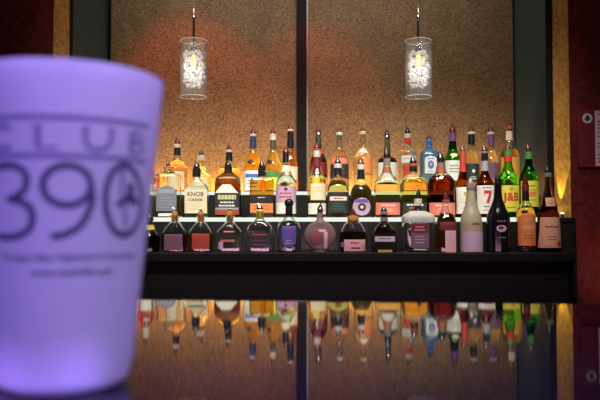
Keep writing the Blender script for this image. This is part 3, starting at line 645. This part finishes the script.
# ------------------------------------------------------------------ frosted tumbler
GD = .3215; GX = PX(66, GD, 230); GH = .1394; R0, R1 = .0294, .0436
gl = empty('drinking_glass', (GX, GD, ZT+.0003)); tag(gl, 'frosted tumbler printed CLUB 390 glowing violet on bar counter', 'glass')
def gr(z): return R0+(R1-R0)*z/GH
def frostmat():
    m, nt, out = newmat('frosted tumbler glass')
    df = N(nt, 'ShaderNodeBsdfDiffuse'); df.inputs[0].default_value = (.80,.78,.84,1)
    tl = N(nt, 'ShaderNodeBsdfTranslucent'); tl.inputs[0].default_value = (.84,.82,.90,1)
    a = N(nt, 'ShaderNodeMixShader'); a.inputs[0].default_value = .5
    L(nt, df.outputs[0], a.inputs[1]); L(nt, tl.outputs[0], a.inputs[2])
    g = N(nt, 'ShaderNodeBsdfGlossy'); g.inputs['Roughness'].default_value = .45
    fr = N(nt, 'ShaderNodeFresnel'); fr.inputs[0].default_value = 1.4
    b = N(nt, 'ShaderNodeMixShader'); L(nt, fr.outputs[0], b.inputs[0]); L(nt, a.outputs[0], b.inputs[1]); L(nt, g.outputs[0], b.inputs[2])
    L(nt, b.outputs[0], out.inputs[0]); return m
M['tumbler'] = frostmat()
w = .0028; pf = []
for i in range(7):
    a = math.pi/2*i/6; pf.append((gr(0)-.007+.007*math.sin(a), .007-.007*math.cos(a)))
for i in range(1, 25): z = .007+(GH-.0085)*i/24 - 0; pf.append((gr(z), min(z, GH-.0015)))
pf += [(gr(GH)-.0006, GH-.0004), (gr(GH)-w*.5, GH), (gr(GH)-w+.0006, GH-.0004)]
for i in range(24, 0, -1): z = .015+(GH-.017)*i/24; pf.append((gr(z)-w, z))
pf += [(gr(.013)-w-.003, .0125), (.012, .0118), (.0004, .0116)]
MB().lathe(pf, seg=96).build('glass_wall', 'tumbler', gl)
M['ink_print'] = solid('dark print', (.07,.05,.12), .5)
M['faint_print'] = solid('faint print', (.20,.16,.30), .5)
def hit(x, y):      # where the sight line meets the front of the tumbler wall -> angle, height
    o = Vector((0,0,ZC)); d = P(x, y, 1.0)-o
    c = Vector((GX, GD)); best = None
    lo, hi = None, None
    t = .15; prev = None
    while t < .40:
        p = o+d*t; z = p.z-ZT; r = math.hypot(p.x-c.x, p.y-c.y)
        if r <= gr(max(0,z)): break
        t += .0005
    else:                       # just past the outline: nearest approach
        t = min((math.hypot((o+d*q).x-c.x, (o+d*q).y-c.y), q) for q in [.2+.001*i for i in range(160)])[1]
    p = o+d*t
    return math.atan2(p.x-c.x, -(p.y-c.y)), p.z-ZT
def gp(a, z, off=.00025):
    r = gr(z)+off; return (r*math.sin(a), -r*math.cos(a), z)
def ribbon(m, pts, w):          # pts (angle, z) on the wall; w metres
    q = [(a*gr(z), z) for a, z in pts]; L_, R_ = [], []
    for i, (x, y) in enumerate(q):
        a = q[max(i-1,0)]; b = q[min(i+1,len(q)-1)]; tx, ty = b[0]-a[0], b[1]-a[1]; l = math.hypot(tx, ty) or 1
        nx, ny = -ty/l*w/2, tx/l*w/2
        L_.append((x+nx, y+ny)); R_.append((x-nx, y-ny))
    n = len(q); vs = [gp(x/gr(z), z) for x, z in L_]+[gp(x/gr(z), z) for x, z in R_]
    m.add(vs, [(i, i+1, n+i+1, n+i) for i in range(n-1)])
def spline(pts, per=6):
    out = []
    for i in range(len(pts)-1):
        p0 = pts[max(i-1,0)]; p1 = pts[i]; p2 = pts[i+1]; p3 = pts[min(i+2,len(pts)-1)]
        for j in range(per):
            t = j/per
            out.append(tuple(.5*((2*p1[c])+(-p0[c]+p2[c])*t+(2*p0[c]-5*p1[c]+4*p2[c]-p3[c])*t*t+(-p0[c]+3*p1[c]-3*p2[c]+p3[c])*t**3) for c in (0,1)))
    return out+[pts[-1]]
def stroke(m, pxpts, w, sm=True):
    ribbon(m, [hit(x, y) for x, y in (spline(pxpts) if sm else pxpts)], w)
def ell(cx, cy, rx, ry, a0=0, a1=360, n=28): return [(cx+rx*math.cos(math.radians(a0+(a1-a0)*i/n)), cy+ry*math.sin(math.radians(a0+(a1-a0)*i/n))) for i in range(n+1)]
# frame lines round the name, level rings on the wall
for y in (118, 156.5):
    z = hit(66, y)[1]; m = MB(); ribbon(m, [(-1.32+2.62*i/60, z) for i in range(61)], .0021); m.build('frame_line', 'faint_print', gl)
# C L U B : plain roman capitals set on a level band
zt, zb = hit(66, 127)[1], hit(66, 149.5)[1]; zm = (zt+zb)/2; hh = (zt-zb)/2
A = lambda x, y: (hit(x, 138)[0], zm+hh*y)
m = MB(); ribbon(m, [A(4+10*math.cos(math.radians(q)), math.sin(math.radians(q))) for q in range(42, 322, 10)], .0022); m.build('lettering', 'faint_print', gl)
m = MB(); ribbon(m, [A(38,1), A(38,.3), A(38,-.3), A(38,-1)], .0026); ribbon(m, [A(36,-.95), A(48,-.95), A(58,-.95)], .0012); ribbon(m, [A(33,.97), A(43,.97)], .001); m.build('lettering', 'faint_print', gl)
m = MB(); ribbon(m, [A(85,1), A(85,.2), A(86,-.4), A(90,-.85), A(98,-1), A(106,-.8), A(110,-.3), A(111,.3), A(111,1)], .0022); ribbon(m, [A(81,.97), A(89,.97)], .001); ribbon(m, [A(107,.97), A(114,.97)], .001); m.build('lettering', 'faint_print', gl)
m = MB(); ribbon(m, [A(131,1), A(131,.3), A(131,-.3), A(131,-1)], .0024); ribbon(m, [A(130,.95), A(139,.9), A(142,.55), A(139,.15), A(131,.05)], .0018); ribbon(m, [A(131,.05), A(141,-.05), A(145,-.5), A(141,-.9), A(130,-.97)], .0018); m.build('lettering', 'faint_print', gl)
# 3 9 0
SW = .0029
m = MB(); stroke(m, [(-8,176),(-3,169),(8,166),(20,169),(27,178),(25,190),(17,197),(8,200)], SW); stroke(m, [(8,200),(20,202),(30,208),(33,218),(30,229),(20,236),(8,238),(-2,236)], SW); m.build('numeral', 'ink_print', gl)
m = MB(); stroke(m, ell(67,186,24,20), SW, False); stroke(m, [(91,187),(92,198),(89,211),(82,224),(72,232),(60,236.5),(51,237)], SW); m.build('numeral', 'ink_print', gl)
m = MB(); stroke(m, ell(123,201,18,35), SW, False); m.build('numeral', 'ink_print', gl)
m = MB(); stroke(m, [(122,170),(121,185),(124,215),(125,231)], .0012)                      # small dark figure mark inside the 0
stroke(m, [(130,184),(130,190),(129,196)], .0042); stroke(m, [(129,194),(132,200),(137,204)], .0036); stroke(m, [(129,197),(123,202),(116,206)], .0028); stroke(m, [(130,199),(127,204)], .004)
m.build('logo', 'ink_print', gl)
def glass_text(s, y0, y1, x0, x1):
    vs, fs = text_mesh(s, .012); za, zb_ = hit(66, y1)[1], hit(66, y0)[1]; a0, a1 = hit(x0, (y0+y1)/2)[0], hit(x1, (y0+y1)/2)[0]
    MB().add([gp((a0+a1)/2+x*(a1-a0), za+(zb_-za)*y) for x, y in vs], fs).build('lettering', 'ink_print', gl, smooth=False)
glass_text("Chicago's Best Nightclub & Gentlemen", 254.5, 262.5, 3, 134)
glass_text('www.club390.com', 269.5, 276.5, 31, 112)

# ------------------------------------------------------------------ lights
def area(name, loc, to, sx, sy, col, e, spread=180):
    l = bpy.data.lights.new(name, 'AREA'); l.shape = 'RECTANGLE'; l.size = sx; l.size_y = sy; l.color = col; l.energy = e; l.spread = math.radians(spread)
    o = bpy.data.objects.new(name, l); C.objects.link(o); o.location = loc
    o.rotation_euler = (Vector(to)-Vector(loc)).to_track_quat('-Z', 'Y').to_euler(); return o
def spot(name, loc, to, ang, col, e, blend=.6, r=.03):
    l = bpy.data.lights.new(name, 'SPOT'); l.spot_size = math.radians(ang); l.spot_blend = blend; l.color = col; l.energy = e; l.shadow_soft_size = r
    o = bpy.data.objects.new(name, l); C.objects.link(o); o.location = loc
    o.rotation_euler = (Vector(to)-Vector(loc)).to_track_quat('-Z', 'Y').to_euler(); return o
z3 = ZS[3]
# amber strips behind the top shelf washing up the woven panels
area('panel_wash', ((xa+xb)/2, 3.055, z3+.004), ((xa+xb)/2, 3.082, z3+.6), .78, .02, (1,.55,.10), 5.2)
area('panel_wash', ((xc+xd)/2, 3.055, z3+.004), ((xc+xd)/2, 3.082, z3+.6), .86, .02, (1,.58,.19), 4.4)
# ceiling spots: red ones on the panels, neutral wash; then an added fill on the bottles
spot('red_spot', (-.55, 2.2, 2.6), (-.48, 3.1, 1.60), 40, (1,.14,.04), 24)
spot('red_spot', (.10, 2.2, 2.6), (.06, 3.1, 1.60), 36, (1,.13,.05), 18)
area('ceiling_wash', (0, 2.3, 2.65), (0, 3.1, 1.9), 1.6, .2, (1,.93,.84), 3.0, 100)
area('bottle_fill', (0, 1.75, 2.3), (0, 2.75, 1.22), 1.7, .15, (1,.92,.78), 7, 50)  # added unseen fill that brightens the bottle labels from the front
for x in (193.5, 418.5):
    l = bpy.data.lights.new('pendant_bulb', 'POINT'); l.energy = .25; l.color = (1,.92,.82); l.shadow_soft_size = .02
    o = bpy.data.objects.new('pendant_bulb', l); C.objects.link(o); o.location = (PX(x, DP, 70), DP, zp(71))
spot('uplight_beam', (PX(562, 2.70), 2.703, ZS[2]+.0195), (PX(564.5, 2.70), 2.712, ZS[2]+.25), 22, (.95,.85,.16), 7.0, .4, .002)
spot('red_wall_spot', (1.22, 2.30, .85), (1.22, 2.72, 1.0), 62, (1,.36,.27), 2.6, 1, .05)
spot('strip_spot', (1.0, 2.3, 2.6), (1.02, 2.72, 1.5), 24, (1,.75,.45), 3)
spot('strip_spot', (-.95, 2.3, 2.6), (-.93, 2.72, 1.7), 24, (1,.70,.38), 4)
# violet bar lighting: over the guests' side, plus added fills for ledge labels and tumbler base
area('ledge_fill', (0, .80, .98), (0, 2.5, 1.12), 1.8, .04, (1,.45,.72), 2.8)  # added unseen pink fill for the lower ledge bottles, no fixture modelled
area('violet_lamp', (-.45, -.35, 1.75), (GX, GD, 1.12), .35, .35, (.38,.25,1), .78, 40)
area('violet_lamp', (-.7, .85, 1.40), (GX, GD, 1.1), .3, .3, (.42,.30,1), 1.1, 50)
area('violet_lamp', (.35, .05, 1.5), (GX, GD, 1.1), .2, .2, (.55,.42,1), .4, 50)
spot('base_fill', (-.75, .62, 1.12), (GX, GD, ZT+.012), 7, (.36,.22,1), 3, .5, .02)  # added narrow fills, here and below, that brighten the tumbler's thick base
spot('base_fill', (.55, .50, 1.16), (GX, GD, ZT+.012), 8, (.36,.22,1), .8, .5, .02)
spot('base_fill', (.22, .02, 1.13), (GX+.005, GD-.02, ZT+.003), 5, (.32,.20,1), 11, 1, .01)
spot('base_fill', (-.42, .03, 1.13), (GX-.005, GD-.02, ZT+.003), 5, (.36,.20,1), 11, 1, .01)
w_ = bpy.data.worlds.new('World'); bpy.context.scene.world = w_; w_.use_nodes = True
w_.node_tree.nodes['Background'].inputs[0].default_value = (.004,.003,.006,1)

# ------------------------------------------------------------------ camera
cam = bpy.data.cameras.new('Camera'); co = bpy.data.objects.new('Camera', cam); C.objects.link(co)
co.location = (0, 0, ZC); co.rotation_euler = (math.pi/2+TH, 0, 0)
cam.sensor_width = 36; cam.lens = 42; cam.clip_start = .01
cam.dof.use_dof = True; cam.dof.focus_distance = 2.6; cam.dof.aperture_fstop = 9.5
sc = bpy.context.scene; sc.camera = co
sc.view_settings.view_transform = 'Standard'; sc.view_settings.look = 'None'; sc.view_settings.exposure = 0; sc.view_settings.gamma = 1
sc.view_settings.use_curve_mapping = False
try:
    sc.cycles.max_bounces = 16; sc.cycles.transparent_max_bounces = 24; sc.cycles.transmission_bounces = 14
    sc.cycles.use_denoising = True; sc.cycles.sample_clamp_indirect = 6
except Exception: pass
